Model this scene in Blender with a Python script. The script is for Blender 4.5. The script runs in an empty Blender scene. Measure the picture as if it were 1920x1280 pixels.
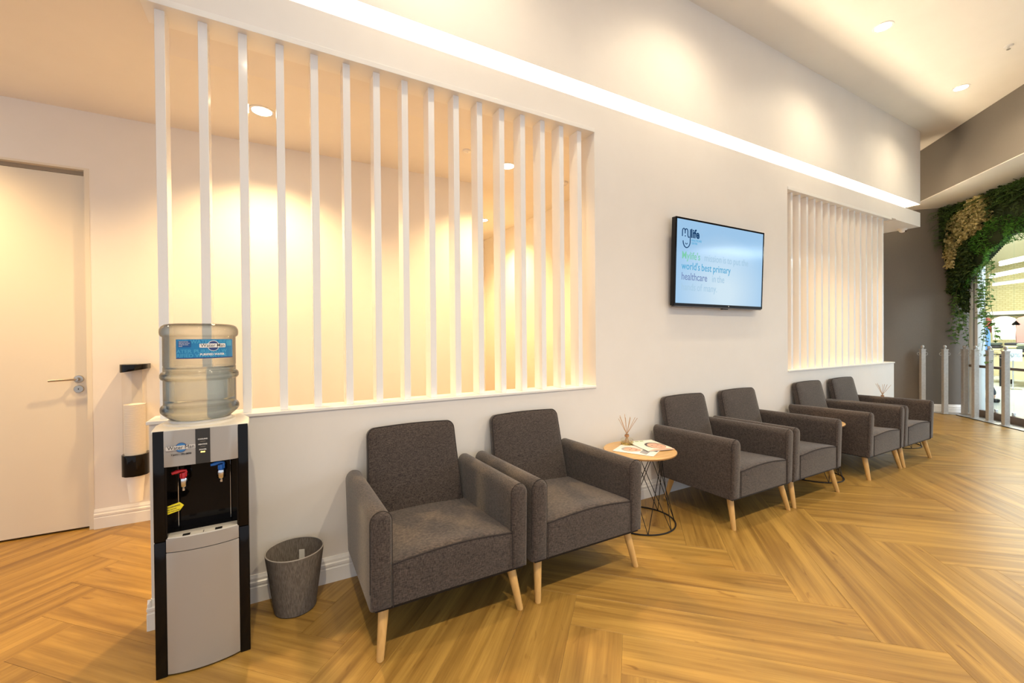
import bpy, bmesh, math, random
from mathutils import Vector, Matrix
from math import sin, cos, pi, radians
random.seed(7)
sc = bpy.context.scene
COL = sc.collection

# ------------------------------------------------------------------ camera, world, exposure
F, YAW, PIT, ROL, DY, HZ = 795.74, radians(29.185), radians(-0.466), radians(-0.492), 2.4668, 1.3
fw = Vector((sin(YAW)*cos(PIT), cos(YAW)*cos(PIT), sin(PIT)))
r0 = Vector((cos(YAW), -sin(YAW), 0)); u0 = r0.cross(fw)
rt = r0*cos(ROL)+u0*sin(ROL); up = -r0*sin(ROL)+u0*cos(ROL)
cd = bpy.data.cameras.new('camera'); cam = bpy.data.objects.new('camera', cd); COL.objects.link(cam)
cd.sensor_width = 36; cd.lens = F/1920*36; cd.clip_start = .05; cd.clip_end = 200
M = Matrix((rt, up, -fw)).transposed().to_4x4(); M.translation = Vector((0, -DY, HZ)); cam.matrix_world = M
sc.camera = cam
W = bpy.data.worlds.new('world'); sc.world = W; W.use_nodes = True
bg = W.node_tree.nodes['Background']; bg.inputs[0].default_value = (.86, .92, 1, 1); bg.inputs[1].default_value = .42
vs = sc.view_settings
vs.view_transform = 'Standard'; vs.look = 'None'; vs.gamma = 1; vs.use_curve_mapping = False; vs.exposure = 1.27
sc.cycles.sample_clamp_indirect = 6
sc.cycles.max_bounces = 16; sc.cycles.transparent_max_bounces = 24; sc.cycles.diffuse_bounces = 6

WARM = (1, .82, .55); WARM_BACK = (1, .665, .30); LEDC = (1, .80, .54)
def spot(name, loc, w, col, size=118, blend=.75, parent=None, r=.045):
    l = bpy.data.lights.new(name, 'SPOT'); l.energy = w; l.color = col; l.spot_size = radians(size); l.spot_blend = blend; l.shadow_soft_size = r
    o = bpy.data.objects.new(name, l); COL.objects.link(o); o.location = loc
    if parent: o.parent = parent
    return o

# ------------------------------------------------------------------ helpers
def tag(o, label=None, cat=None, group=None, kind=None):
    if label: o['label'] = label
    if cat: o['category'] = cat
    if group: o['group'] = group
    if kind: o['kind'] = kind
    return o
def empty(name, loc=(0,0,0), rz=0, label=None, cat=None, group=None, kind=None):
    o = bpy.data.objects.new(name, None); COL.objects.link(o); o.location = loc; o.rotation_euler = (0,0,rz); o.empty_display_size = .1
    return tag(o, label, cat, group, kind)
def obj(name, bm, mat, parent=None, smooth=True, ang=35, loc=None):
    me = bpy.data.meshes.new(name)
    if isinstance(bm, bmesh.types.BMesh):
        bmesh.ops.recalc_face_normals(bm, faces=bm.faces[:]) if getattr(bm, 'faces', None) else None
        bm.to_mesh(me); bm.free()
    else:
        me.from_pydata(bm[0], [], bm[1])
    for m in (mat if isinstance(mat, (list, tuple)) else [mat]): me.materials.append(m)
    if smooth:
        for p in me.polygons: p.use_smooth = True
        me.set_sharp_from_angle(angle=radians(ang))
    o = bpy.data.objects.new(name, me); COL.objects.link(o)
    if parent: o.parent = parent
    if loc is not None: o.location = loc
    return o
def struct(name, bm, mat, parent=None, **k):
    o = obj(name, bm, mat, parent, **k)
    if parent is None: o['kind'] = 'structure'
    return o
def copy_tree(o, parent=None):
    c = o.copy(); COL.objects.link(c); c.parent = parent
    for ch in list(o.children): copy_tree(ch, c)
    return c
def new(): return bmesh.new()
def join(bm, b2):
    me = bpy.data.meshes.new('t'); b2.to_mesh(me); b2.free(); bm.from_mesh(me); bpy.data.meshes.remove(me); return bm
def box(x0,x1,y0,y1,z0,z1,bev=0,seg=2,bm=None,rot=None):
    b = bmesh.new(); bmesh.ops.create_cube(b, size=1)
    for v in b.verts: v.co = Vector(((x0+x1)/2+v.co.x*(x1-x0), (y0+y1)/2+v.co.y*(y1-y0), (z0+z1)/2+v.co.z*(z1-z0)))
    if bev: bmesh.ops.bevel(b, geom=b.edges[:], offset=bev, segments=seg, profile=.5, affect='EDGES')
    if rot: bmesh.ops.transform(b, matrix=rot, verts=b.verts)
    return join(bm, b) if bm is not None else b
def lathe(prof, n=32, c=(0,0), bm=None, caps=True):
    b = bmesh.new(); rings = []
    for r, z in prof:
        rings.append([b.verts.new((c[0]+r*cos(2*pi*i/n), c[1]+r*sin(2*pi*i/n), z)) for i in range(n)])
    for a, d in zip(rings, rings[1:]):
        for i in range(n): b.faces.new((a[i], a[(i+1)%n], d[(i+1)%n], d[i]))
    if caps:
        b.faces.new(rings[0][::-1]); b.faces.new(rings[-1])
    return join(bm, b) if bm is not None else b
def tube(pts, r, n=8, bm=None, closed=False, caps=True):
    b = bmesh.new(); pts = [Vector(p) for p in pts]; m = len(pts); rings = []
    rs = r if isinstance(r, (list, tuple)) else [r]*m
    ref = None
    for i, p in enumerate(pts):
        if closed: t = (pts[(i+1)%m]-pts[i-1])
        else: t = pts[min(i+1,m-1)]-pts[max(i-1,0)]
        t.normalize()
        if ref is None: ref = Vector((0,0,1)) if abs(t.z) < .9 else Vector((1,0,0))
        a = (ref - t*ref.dot(t)); a.normalize(); ref = a; c = t.cross(a)
        rings.append([b.verts.new(p+(a*cos(2*pi*k/n)+c*sin(2*pi*k/n))*rs[i]) for k in range(n)])
    prs = list(zip(rings, rings[1:]))
    if closed: prs.append((rings[-1], rings[0]))
    for A, D in prs:
        for k in range(n): b.faces.new((A[k], A[(k+1)%n], D[(k+1)%n], D[k]))
    if caps and not closed: b.faces.new(rings[0][::-1]); b.faces.new(rings[-1])
    return join(bm, b) if bm is not None else b
def prism(outline, d0, d1, axes='xzy', bev=0, bm=None, seg=2):
    """outline of 2D points in the first two axes, extruded along the third from d0 to d1"""
    ix = ['xyz'.index(c) for c in axes]; b = bmesh.new()
    def P(u, v, w):
        c = [0,0,0]; c[ix[0]] = u; c[ix[1]] = v; c[ix[2]] = w; return b.verts.new(c)
    A = [P(u,v,d0) for u,v in outline]; D = [P(u,v,d1) for u,v in outline]; n = len(A)
    fa = b.faces.new(A); fd = b.faces.new(D[::-1])
    for i in range(n): b.faces.new((A[i], D[i], D[(i+1)%n], A[(i+1)%n]))
    if bev:
        es = list(fa.edges)+list(fd.edges)
        bmesh.ops.bevel(b, geom=es, offset=bev, segments=seg, profile=.5, affect='EDGES')
    return join(bm, b) if bm is not None else b
def rrect(w, h, r, n=5, cx=0, cy=0):
    pts = []
    for (sx, sy, a0) in ((1,1,0), (-1,1,90), (-1,-1,180), (1,-1,270)):
        for k in range(n+1):
            a = radians(a0+90*k/n); pts.append((cx+sx*(w/2-r)+r*cos(a), cy+sy*(h/2-r)+r*sin(a)))
    return pts
def ellipse(rx, ry, n=24, cx=0, cy=0): return [(cx+rx*cos(2*pi*i/n), cy+ry*sin(2*pi*i/n)) for i in range(n)]
def text(name, body, size, mat, parent, mtx, bold=0, sx=1, align='LEFT', ext=.0004, bend=None, shear=0):
    cu = bpy.data.curves.new('txt', 'FONT'); cu.body = body; cu.size = size; cu.extrude = ext; cu.offset = bold*size; cu.align_x = align; cu.resolution_u = 3; cu.shear = shear
    t = bpy.data.objects.new('txt', cu); COL.objects.link(t)
    dg = bpy.context.evaluated_depsgraph_get(); me = bpy.data.meshes.new_from_object(t.evaluated_get(dg))
    bpy.data.objects.remove(t); bpy.data.curves.remove(cu)
    for v in me.vertices: v.co.x *= sx
    if bend:
        for v in me.vertices: v.co = bend(v.co)
    me.materials.clear(); me.materials.append(mat); me.name = name
    o = bpy.data.objects.new(name, me); COL.objects.link(o); o.parent = parent
    if mtx is not None: o.matrix_local = mtx
    return o
def frame(origin, x, y):
    x = Vector(x).normalized(); y = Vector(y).normalized(); m = Matrix((x, y, x.cross(y))).transposed().to_4x4(); m.translation = Vector(origin); return m

# ------------------------------------------------------------------ materials
def mat(name, base, rough=.5, metal=0, spec=.5, **k):
    m = bpy.data.materials.new(name); m.use_nodes = True; b = m.node_tree.nodes['Principled BSDF']
    b.inputs['Base Color'].default_value = (*base, 1); b.inputs['Roughness'].default_value = rough; b.inputs['Metallic'].default_value = metal
    b.inputs['Specular IOR Level'].default_value = spec
    for kk, v in k.items(): b.inputs[kk.replace('_', ' ')].default_value = v
    return m
def nt(m): return m.node_tree, m.node_tree.nodes, m.node_tree.links, m.node_tree.nodes['Principled BSDF']
def add_noise(m, c0, c1, scale=(1,1,1), nscale=5, detail=4, lo=.35, hi=.65, bump=0, bdist=.002, coord='Object', rough=.6):
    t, N, L, b = nt(m)
    tc = N.new('ShaderNodeTexCoord'); mp = N.new('ShaderNodeMapping'); mp.inputs['Scale'].default_value = scale
    n = N.new('ShaderNodeTexNoise'); n.inputs['Scale'].default_value = nscale; n.inputs['Detail'].default_value = detail; n.inputs['Roughness'].default_value = rough
    r = N.new('ShaderNodeValToRGB'); r.color_ramp.elements[0].position = lo; r.color_ramp.elements[1].position = hi
    r.color_ramp.elements[0].color = (*c0,1); r.color_ramp.elements[1].color = (*c1,1)
    L.new(tc.outputs[coord], mp.inputs[0]); L.new(mp.outputs[0], n.inputs['Vector']); L.new(n.outputs[0], r.inputs[0]); L.new(r.outputs[0], b.inputs['Base Color'])
    if bump:
        bp = N.new('ShaderNodeBump'); bp.inputs['Strength'].default_value = bump; bp.inputs['Distance'].default_value = bdist
        L.new(n.outputs[0], bp.inputs['Height']); L.new(bp.outputs[0], b.inputs['Normal'])
    return m
def emit(name, col, s):
    m = bpy.data.materials.new(name); m.use_nodes = True; N = m.node_tree.nodes; N.clear()
    e = N.new('ShaderNodeEmission'); e.inputs[0].default_value = (*col,1); e.inputs[1].default_value = s
    o = N.new('ShaderNodeOutputMaterial'); m.node_tree.links.new(e.outputs[0], o.inputs[0]); return m
def clear_mat(name, tint, gloss=.12, rough=.03):
    m = bpy.data.materials.new(name); m.use_nodes = True; N = m.node_tree.nodes; L = m.node_tree.links; N.clear()
    t = N.new('ShaderNodeBsdfTransparent'); t.inputs[0].default_value = (*tint,1); g = N.new('ShaderNodeBsdfGlossy'); g.inputs['Roughness'].default_value = rough
    f = N.new('ShaderNodeLayerWeight'); f.inputs[0].default_value = .5; x = N.new('ShaderNodeMixShader'); o = N.new('ShaderNodeOutputMaterial')
    pw = N.new('ShaderNodeMath'); pw.operation = 'POWER'; pw.inputs[1].default_value = 4; ma = N.new('ShaderNodeMath'); ma.operation = 'MULTIPLY_ADD'; ma.inputs[1].default_value = gloss*3; ma.inputs[2].default_value = .03
    L.new(f.outputs['Facing'], pw.inputs[0]); L.new(pw.outputs[0], ma.inputs[0]); L.new(ma.outputs[0], x.inputs[0]); L.new(t.outputs[0], x.inputs[1]); L.new(g.outputs[0], x.inputs[2]); L.new(x.outputs[0], o.inputs[0]); return m

PAINT = add_noise(mat('wall_paint', (.80,.76,.72), .55), (.79,.755,.72), (.81,.775,.74), nscale=3, bump=.02)
CEILP = add_noise(mat('ceiling_paint', (.82,.78,.72), .7), (.81,.77,.71), (.83,.79,.73), nscale=3)
GREYW = add_noise(mat('grey_wallcovering', (.13,.12,.11), .7), (.145,.127,.107), (.178,.157,.133), scale=(1,1,1), nscale=260, detail=2, bump=.15, bdist=.001)
SLAT = mat('white_lacquer', (.90,.885,.87), .12, Coat_Weight=.4, Coat_Roughness=.05)
TRIM = mat('white_trim', (.84,.82,.79), .3)
DOORP = mat('door_paint', (.74,.68,.58), .4)
STEEL = mat('brushed_steel', (.50,.45,.39), .28, 1)
CHROME = mat('chrome', (.75,.75,.75), .18, 1)
BLACKG = mat('gloss_black_plastic', (.005,.004,.004), .10, spec=.2)
BLACKM = mat('matt_black', (.010,.009,.009), .45, spec=.3)
SILVER = mat('silver_paint', (.42,.40,.38), .38, .35)
CREAMP = mat('pale_grey_plastic', (.66,.63,.58), .35)
RED = mat('red_plastic', (.75,.02,.03), .3); BLUE = mat('blue_plastic', (.01,.16,.62), .3)
YELLOW = mat('yellow_sticker', (.85,.72,.02), .5)
INK = mat('dark_ink', (.02,.02,.03), .5); WHITEINK = mat('white_ink', (.85,.85,.85), .5)
REDINK = mat('dark_red_ink', (.16,.02,.02), .5); NAVY = mat('navy_ink', (.02,.05,.22), .5); LBLUE = mat('light_blue_ink', (.04,.20,.50), .5)
LABELB = mat('label_blue', (.01,.22,.52), .45); LABELD = mat('label_dark_blue', (.01,.10,.34), .45); LABELT = mat('label_pale_print', (.06,.38,.66), .45)
LEGW = add_noise(mat('beech_leg', (.66,.40,.15), .42), (.58,.34,.11), (.72,.45,.17), scale=(14,14,1.5), nscale=4, lo=.3, hi=.7)
TOPW = add_noise(mat('oak_top', (.6,.38,.17), .4), (.52,.31,.12), (.66,.43,.20), scale=(2,18,8), nscale=3, lo=.3, hi=.7)
TOPEDGE = mat('oak_edge', (.42,.24,.09), .5)
GALV = add_noise(mat('silver_hammered_post', (.6,.59,.58), .45, .3), (.44,.43,.425), (.52,.51,.50), nscale=30, bump=.04)
RUBBER = mat('grey_rubber', (.07,.065,.06), .6)
BROWNAL = mat('bronze_aluminium', (.20,.15,.12), .4, .5)
WHITEAL = mat('white_aluminium', (.75,.80,.84), .35)
THRESH = mat('aluminium_plate', (.42,.40,.38), .35, .6)
GLASS = clear_mat('clear_glass', (.93,.97,.96), .10, .0)

FABRIC = mat('charcoal_melange_fabric', (.1,.09,.085), .9, spec=.2, Sheen_Weight=.25)
def fabric_nodes():
    t, N, L, b = nt(FABRIC)
    tc = N.new('ShaderNodeTexCoord'); outs = []
    for sx, sy, sz in ((70,70,420), (420,420,70)):
        mp = N.new('ShaderNodeMapping'); mp.inputs['Scale'].default_value = (sx,sy,sz)
        n = N.new('ShaderNodeTexNoise'); n.inputs['Scale'].default_value = 1; n.inputs['Detail'].default_value = 2.5
        L.new(tc.outputs['Object'], mp.inputs[0]); L.new(mp.outputs[0], n.inputs['Vector']); outs.append(n.outputs[0])
    mx = N.new('ShaderNodeMath'); mx.operation = 'ADD'; L.new(outs[0], mx.inputs[0]); L.new(outs[1], mx.inputs[1])
    hv = N.new('ShaderNodeMath'); hv.operation = 'MULTIPLY'; hv.inputs[1].default_value = .5; L.new(mx.outputs[0], hv.inputs[0])
    r = N.new('ShaderNodeValToRGB'); e = r.color_ramp.elements; e[0].position = .36; e[1].position = .66
    e[0].color = (.016,.0135,.0135,1); e[1].color = (.115,.088,.077,1)
    L.new(hv.outputs[0], r.inputs[0]); L.new(r.outputs[0], b.inputs['Base Color'])
    bp = N.new('ShaderNodeBump'); bp.inputs['Strength'].default_value = .35; bp.inputs['Distance'].default_value = .002
    L.new(hv.outputs[0], bp.inputs['Height']); L.new(bp.outputs[0], b.inputs['Normal'])
fabric_nodes()
PIPING = mat('dark_piping', (.040,.034,.033), .9, spec=.2)

OAK = mat('oak_vinyl_plank', (.5,.3,.14), .36, spec=.45)
def oak_nodes():
    t, N, L, b = nt(OAK)
    tc = N.new('ShaderNodeTexCoord'); oi = N.new('ShaderNodeObjectInfo')
    cm = N.new('ShaderNodeCombineXYZ')
    for i, k in enumerate((37.0, 91.0, 53.0)):
        ml = N.new('ShaderNodeMath'); ml.operation = 'MULTIPLY'; ml.inputs[1].default_value = k; L.new(oi.outputs['Random'], ml.inputs[0]); L.new(ml.outputs[0], cm.inputs[i])
    ad = N.new('ShaderNodeVectorMath'); ad.operation = 'ADD'; L.new(tc.outputs['Object'], ad.inputs[0]); L.new(cm.outputs[0], ad.inputs[1])
    def noise(scale, det, dist=0):
        mp = N.new('ShaderNodeMapping'); mp.inputs['Scale'].default_value = scale; L.new(ad.outputs[0], mp.inputs[0])
        n = N.new('ShaderNodeTexNoise'); n.inputs['Scale'].default_value = 1; n.inputs['Detail'].default_value = det; n.inputs['Distortion'].default_value = dist
        L.new(mp.outputs[0], n.inputs['Vector']); return n.outputs[0]
    big = noise((1.0, 17, 1), 4, .5); fib = noise((5, 190, 1), 3); med = noise((2.0, 60, 1), 4, .3); knot = noise((7, 26, 1), 1, .8)
    def ramp(s, p0, p1, c0, c1):
        r = N.new('ShaderNodeValToRGB'); e = r.color_ramp.elements; e[0].position = p0; e[1].position = p1; e[0].color = (*c0,1); e[1].color = (*c1,1); L.new(s, r.inputs[0]); return r.outputs[0]
    c = ramp(big, .29, .69, (.245,.132,.030), (.485,.297,.074))
    def mul(a, bsock, f):
        m = N.new('ShaderNodeMix'); m.data_type = 'RGBA'; m.blend_type = 'MULTIPLY'; m.inputs[0].default_value = f; L.new(a, m.inputs[6]); L.new(bsock, m.inputs[7]); return m.outputs[2]
    c = mul(c, ramp(med, .34, .60, (.74,.68,.58), (1,1,1)), .6)
    c = mul(c, ramp(fib, .3, .6, (.82,.78,.72), (1,1,1)), .6)
    c = mul(c, ramp(knot, .20, .31, (.55,.45,.36), (1,1,1)), .8)
    rr = ramp(oi.outputs['Random'], 0, 1, (.88,.87,.86), (1.0,1.0,1.0)); c = mul(c, rr, 1)
    L.new(c, b.inputs['Base Color'])
    bp = N.new('ShaderNodeBump'); bp.inputs['Strength'].default_value = .08; bp.inputs['Distance'].default_value = .001; L.new(fib, bp.inputs['Height']); L.new(bp.outputs[0], b.inputs['Normal'])
oak_nodes()

# ------------------------------------------------------------------ levels
ZC, ZB = 4.206, 2.884          # main ceiling, low back ceiling
ZSU, ZSL = 3.168, 3.046        # light slot: underside above, top of band below
ZO = 2.825                     # head of the openings
YB = 1.518                     # back wall
TH = .16                       # screen wall thickness

# ------------------------------------------------------------------ floor of herringbone planks
fl = struct('floor', box(-5,10.6,-5.5,6.5,-.12,-.005), mat('subfloor', (.30,.18,.08), .6))
PW, PL = .229, 1.51
pb = box(-PL/2+.0003,PL/2-.0003,-PW/2+.0003,PW/2-.0003,-.005,0)
_pm = bpy.data.meshes.new('plank'); bmesh.ops.bevel(pb, geom=[e for e in pb.edges if abs(e.verts[0].co.z)<1e-6 and abs(e.verts[1].co.z)<1e-6], offset=.0007, segments=1, affect='EDGES'); pb.to_mesh(_pm); pb.free(); _pm.materials.append(OAK)
s2 = 2**.5
cands = []
for i in range(-40, 41):
    for j in range(-8, 9):
        # lattice of the herringbone in (u,v): u=(x+y)/sqrt2, v=(x-y)/sqrt2
        tu, tv = i*PW + j*(PL-PW), -i*PW + j*(PL+PW)
        for kind in (0, 1):
            if kind == 0: u, v = .1655+PW/2+tu, 1.467+PL/2+tv
            else: u, v = .1655+PW-PL/2+tu, 1.467-PW/2+tv
            x, y = (u+v)/s2, (u-v)/s2
            if -3.2 < x < 10.2 and -3.0 < y < 2.6 and x-y < 10.4 and (x > -2.2 or y > -2):
                d = Vector((x, y+DY, 0)); dep = d.dot(fw)
                lat = abs(d.dot(rt))
                if dep < -.4 or lat > 1.35*max(dep,0)+1.6: continue
                if x > 3.2 and y > 1.3: continue
                cands.append((x, y, kind))
cands.sort(key=lambda c: math.hypot(c[0], c[1]+DY))
for x, y, kind in cands[:298]:
    o = bpy.data.objects.new('plank', _pm); COL.objects.link(o); o.parent = fl; o.location = (x, y, 0); o.rotation_euler = (0, 0, radians(-45 if kind == 0 else 45))
rest = new()
for x, y, kind in cands[298:]:
    join(rest, box(-PL/2,PL/2,-PW/2,PW/2,-.005,0, rot=Matrix.Translation((x,y,0)) @ Matrix.Rotation(radians(-45 if kind == 0 else 45),4,'Z')))
if len(rest.verts): tag(obj('plank_remainder', rest, OAK, fl, smooth=False), kind='stuff')
print('planks', len(cands))

# ------------------------------------------------------------------ walls
struct('wall_front', box(-.50,2.095,0,TH,0,.922), PAINT, smooth=False)      # half wall under the first screen
struct('wall_front', box(2.095,4.68,0,TH,0,ZO+.03), PAINT, smooth=False)    # solid wall with the television
struct('wall_front', box(4.68,7.232,0,TH,0,.922), PAINT, smooth=False)      # half wall under the second screen
struct('wall_front', join(box(-.48,7.3,0,TH+.3,ZO+.03,ZSL), box(7.3,8.111,0,1.75,ZO+.02,ZSL)), PAINT, smooth=False)   # band below the light slot
struct('wall_bulkhead', join(box(-.48,8.111,0,1.80,ZSU,ZC), join(box(-.48,7.9,.20,.46,ZSL,ZSU), box(7.7,7.9,.46,1.75,ZSL,ZSU))), PAINT, smooth=False)
struct('wall_back', box(-5,-1.95,YB,YB+.12,0,ZB), PAINT, smooth=False)
struct('wall_back', box(-1.95,-1.108,YB,YB+.12,2.492,ZB), PAINT, smooth=False)
struct('wall_back', box(-1.108,1.864,YB,YB+.12,0,ZB), PAINT, smooth=False)
struct('wall_corridor', box(1.744,1.864,YB+.12,3.75,0,ZB), PAINT, smooth=False)
struct('wall_corridor', box(1.7,3.2,3.75,3.87,0,ZB), PAINT, smooth=False)
struct('wall_corridor', box(2.98,3.10,.16,3.75,0,ZB), PAINT, smooth=False)
wq = new(); box(3.10,7.6,1.9,2.0,0,ZB,bm=wq)
struct('wall_side_room', wq, PAINT, smooth=False)
struct('ceiling', box(-.48,14,-6,4,ZC,ZC+.1), CEILP, smooth=False)
cb = new(); box(-5,-.48,-4,3.9,ZB,ZB+.2,bm=cb); box(-.48,7.6,TH,3.9,ZB,ZB+.2,bm=cb)
struct('ceiling_back', cb, CEILP, smooth=False)
# grey wall at 45 degrees and the shopfront line at right angles to it: corner CC
CC = Vector((9.93, 0, 0)); eS = Vector((-1,-1,0))/s2; eG = Vector((-1,1,0))/s2
def sg(s, g, z): return CC + eS*s + eG*g + Vector((0,0,z))
def sbox(s0,s1,g0,g1,z0,z1,bev=0,bm=None):
    m = Matrix(((eS.x,eG.x,0,CC.x),(eS.y,eG.y,0,CC.y),(0,0,1,0),(0,0,0,1)))
    return box(s0,s1,g0,g1,z0,z1,bev,bm=bm,rot=m)
struct('wall_grey', sbox(-.15,0,-.15,4.2,0,ZC), GREYW, smooth=False)
ZU = 3.41
gB = (9.93-8.70)/s2                             # distance of the beam face from the glass line
struct('trim_1', sbox(0,9,gB-.12,gB,ZU,ZC), GREYW, smooth=False)
struct('trim_2', sbox(0,9,-.3,gB-.001,ZU-.008,ZU), CEILP, smooth=False)
struct('trim_3', sbox(0.0,9,-.06,.06,2.75,ZU), GREYW, smooth=False)
# baseboards
def bb_prof(): return [(0,0),(.016,0),(.016,.074),(.013,.078),(.013,.084),(.016,.088),(.016,.100),(.011,.106),(.010,.118),(.006,.126),(.004,.134),(0,.134)]
def baseboard(name, a, b, nrm):
    a = Vector(a); b = Vector(b); nrm = Vector(nrm).normalized(); bm = new()
    A = [bm.verts.new(a+nrm*d+Vector((0,0,z))) for d, z in bb_prof()]; B = [bm.verts.new(b+nrm*d+Vector((0,0,z))) for d, z in bb_prof()]; n = len(A)
    for i in range(n): bm.faces.new((A[i],A[(i+1)%n],B[(i+1)%n],B[i]))
    bm.faces.new(A[::-1]); bm.faces.new(B)
    return struct(name, bm, TRIM, ang=20)
baseboard('baseboard_front', (-.514,0,0), (7.246,0,0), (0,-1,0))
baseboard('baseboard_front_end', (-.50,-.014,0), (-.50,.174,0), (-1,0,0))
baseboard('baseboard_front_far_end', (7.232,-.014,0), (7.232,.174,0), (1,0,0))
baseboard('baseboard_back', (-1.108,YB,0), (1.878,YB,0), (0,-1,0))
baseboard('baseboard_grey', sg(0,0,0), sg(0,4,0), tuple(eS))

# ------------------------------------------------------------------ lamps
DISC = emit('lamp_disc', (1,.86,.62), 14)
def downlight(x, y, z, w, col, label, group, size=118, blend=.75):
    t = empty('downlight', (x,y,z), 0, label, 'light', group)
    obj('trim_ring', lathe([(.062,-.004),(.062,.0),(.078,.0),(.080,-.003),(.078,-.005),(.066,-.006)], 28, caps=False), TRIM, t)
    obj('lamp', lathe([(.062,-.001),(.062,-.004)], 28), DISC, t)
    spot('lamp_beam', (0,0,-.03), w, col, size, blend, t)
    return t
for i, (x, tx) in enumerate(((-1.1,None),(.93,None),(2.98,None),(5.043,'round recessed ceiling spotlight nearest the sprinkler on the high ceiling'),(7.099,'round recessed ceiling spotlight nearest the brown beam'),(9.2,None))):
    if x < -.5: continue
    downlight(x, -.67, ZC, 30, WARM, tx or 'recessed high ceiling spotlight above '+('','the water cooler','the second armchair','','','the beam')[i]+', out of the picture', 'spotlights along the high ceiling', 150, 1)
for i, x in enumerate((-.2,1.9,4.0,6.1)):  # assumed row out of view, added for warm light from the front
    downlight(x, -2.75, ZC, 108, WARM, ('first','second','third','fourth')[i]+' from left of the added unseen ceiling spotlights above the photographer', 'added spotlights above the photographer', 125, .9)
for i, (x, y, tx) in enumerate(((-2.05,.95,None),(-.061,.943,'glaring recessed spotlight in the low back ceiling above the water cooler'),(1.888,.97,'glaring recessed spotlight in the low ceiling behind the right end of the big slat screen'),(2.45,2.69,'small far recessed spotlight deep in the corridor behind the big slat screen'),(4.9,1.1,None),(6.6,1.1,None))):
    downlight(x, y, ZB, 78, WARM_BACK, tx or 'recessed low ceiling spotlight '+('in front of the left door','','','','behind the left half of the far screen','behind the right half of the far screen')[i]+', out of the picture', 'spotlights in the low back ceiling', 132, .8)
ls = empty('led_strip', (0,0,0), 0, 'long glowing light strip laid in the wall slot above the slat screens', 'light')
obj('light_tape', box(-.40,8.06,.035,.060,ZSL+.002,ZSL+.012), emit('led_glow', LEDC, 46), ls, smooth=False)
obj('channel', box(-.40,8.06,.030,.066,ZSL,ZSL+.004), TRIM, ls, smooth=False)
obj('light_tape', box(8.052,8.076,.066,1.72,ZSL+.002,ZSL+.012), bpy.data.materials['led_glow'], ls, smooth=False)

# ------------------------------------------------------------------ slat screens
def slat_screen(label, x0, step, n, xa, xb, group=None, end=None):
    t = empty('slat_screen', (x0,0,0), 0, label, 'screen')
    me = None
    for i in range(n):
        if me is None:
            o = obj('slat', box(0,.038,.035,.135,.938,ZO,.0015,1), SLAT, t); me = o.data
        else:
            o = bpy.data.objects.new('slat', me); COL.objects.link(o); o.parent = t
        o.location = (i*step,0,0)
    obj('sill', box(xa-x0,xb-x0,-.008,TH+.008,.922,.938,.002,1), TRIM, t)
    obj('head_board', box(xa-x0,(end or xb)-x0,-.006,TH,ZO,ZO+.03,.001,1), TRIM, t)
    return t
slat_screen('tall screen of wide-set white glossy slats behind the water cooler', -.467, .162, 16, -.51, 2.095)
slat_screen('far screen of close-set white slats right of the television', 4.812, .1554, 15, 4.68, 7.245, end=7.156)

# ------------------------------------------------------------------ door in the back wall
dr = empty('door_1', (-1.134,YB,0), kind='structure')
obj('door_leaf', box(-.80,-.004,.035,.075,.012,2.448,.002,1), DOORP, dr)
df = new(); box(-.85,.026,-.002,.10,2.478,2.492,bm=df); box(.0,.026,-.002,.10,0,2.478,bm=df); box(-.86,-.815,-.002,.10,0,2.478,bm=df)
obj('door_frame', df, DOORP, dr, smooth=False)
obj('door_gap_shade', box(-.815,0,.045,.09,2.452,2.478), mat('door_shadow_gap', (.35,.28,.2), .6), dr, smooth=False)  # gap over the leaf: its shade is painted as a brown strip
hd = obj('handle', lathe([(.026,0),(.026,.006),(.024,.009),(.011,.010),(.010,.045)], 24), STEEL, dr); hd.matrix_local = frame((-.052,.035,1.043),(1,0,0),(0,0,1))
lv = obj('lever', tube([(0,0,.040),(-.02,0,.047),(-.06,-.001,.049),(-.135,-.004,.049)], .0065, 10), STEEL, hd)
lk = obj('lock', lathe([(.026,0),(.026,.006),(.024,.009),(.009,.009),(.009,.011)], 24), STEEL, dr); lk.matrix_local = frame((-.052,.035,.974),(1,0,0),(0,0,1))
obj('keyhole', box(-.002,.002,-.005,.006,.0105,.0118), BLACKM, lk, smooth=False)
struct('gap_shade_sheet', box(-1.95,-1.134,YB+.07,YB+.11,0,2.49), BLACKM, smooth=False)  # black sheet behind the leaf paints the shade in the gaps round it

# ------------------------------------------------------------------ cup dispenser
cdp = empty('cup_dispenser', (-.868,YB,0), 0, 'wall-hung clear tube dispenser with black cap holding a stack of paper cups', 'cup dispenser')
def ddring(r, z0, z1, yc=-.078, bm=None, slope=0):
    pts = [(r*cos(radians(a)), yc+r*sin(radians(a))) for a in range(180,361,10)] + [(r,-.002),(-r,-.002)]
    b = prism(pts, z0, z1, 'xyz', .003)
    if slope:
        for v in b.verts:
            if v.co.z < (z0+z1)/2: v.co.z += slope*(v.co.x+r)/(2*r)
    return b
obj('cap', ddring(.076,1.082,1.140,slope=.024), BLACKG, cdp)
obj('tube', lathe([(.066,.50),(.066,1.09)], 28, (0,-.078), caps=False), clear_mat('dispenser_clear', (.975,.965,.95), .03, .15), cdp)
obj('lower_collar', ddring(.074,.362,.508), BLACKG, cdp)
obj('mounting_rail', box(-.03,.03,-.012,0,.36,1.12), mat('rail_plastic',(.7,.66,.6),.4), cdp, smooth=False)
PAPER = mat('cup_paper', (.88,.86,.82), .5)
stk = new()
for k in range(40): lathe([(.052,.44+k*.010),(.0587,.465+k*.010),(.060,.467+k*.010),(.0592,.469+k*.010)], 24, (0,-.078), bm=stk, caps=False)
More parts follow.
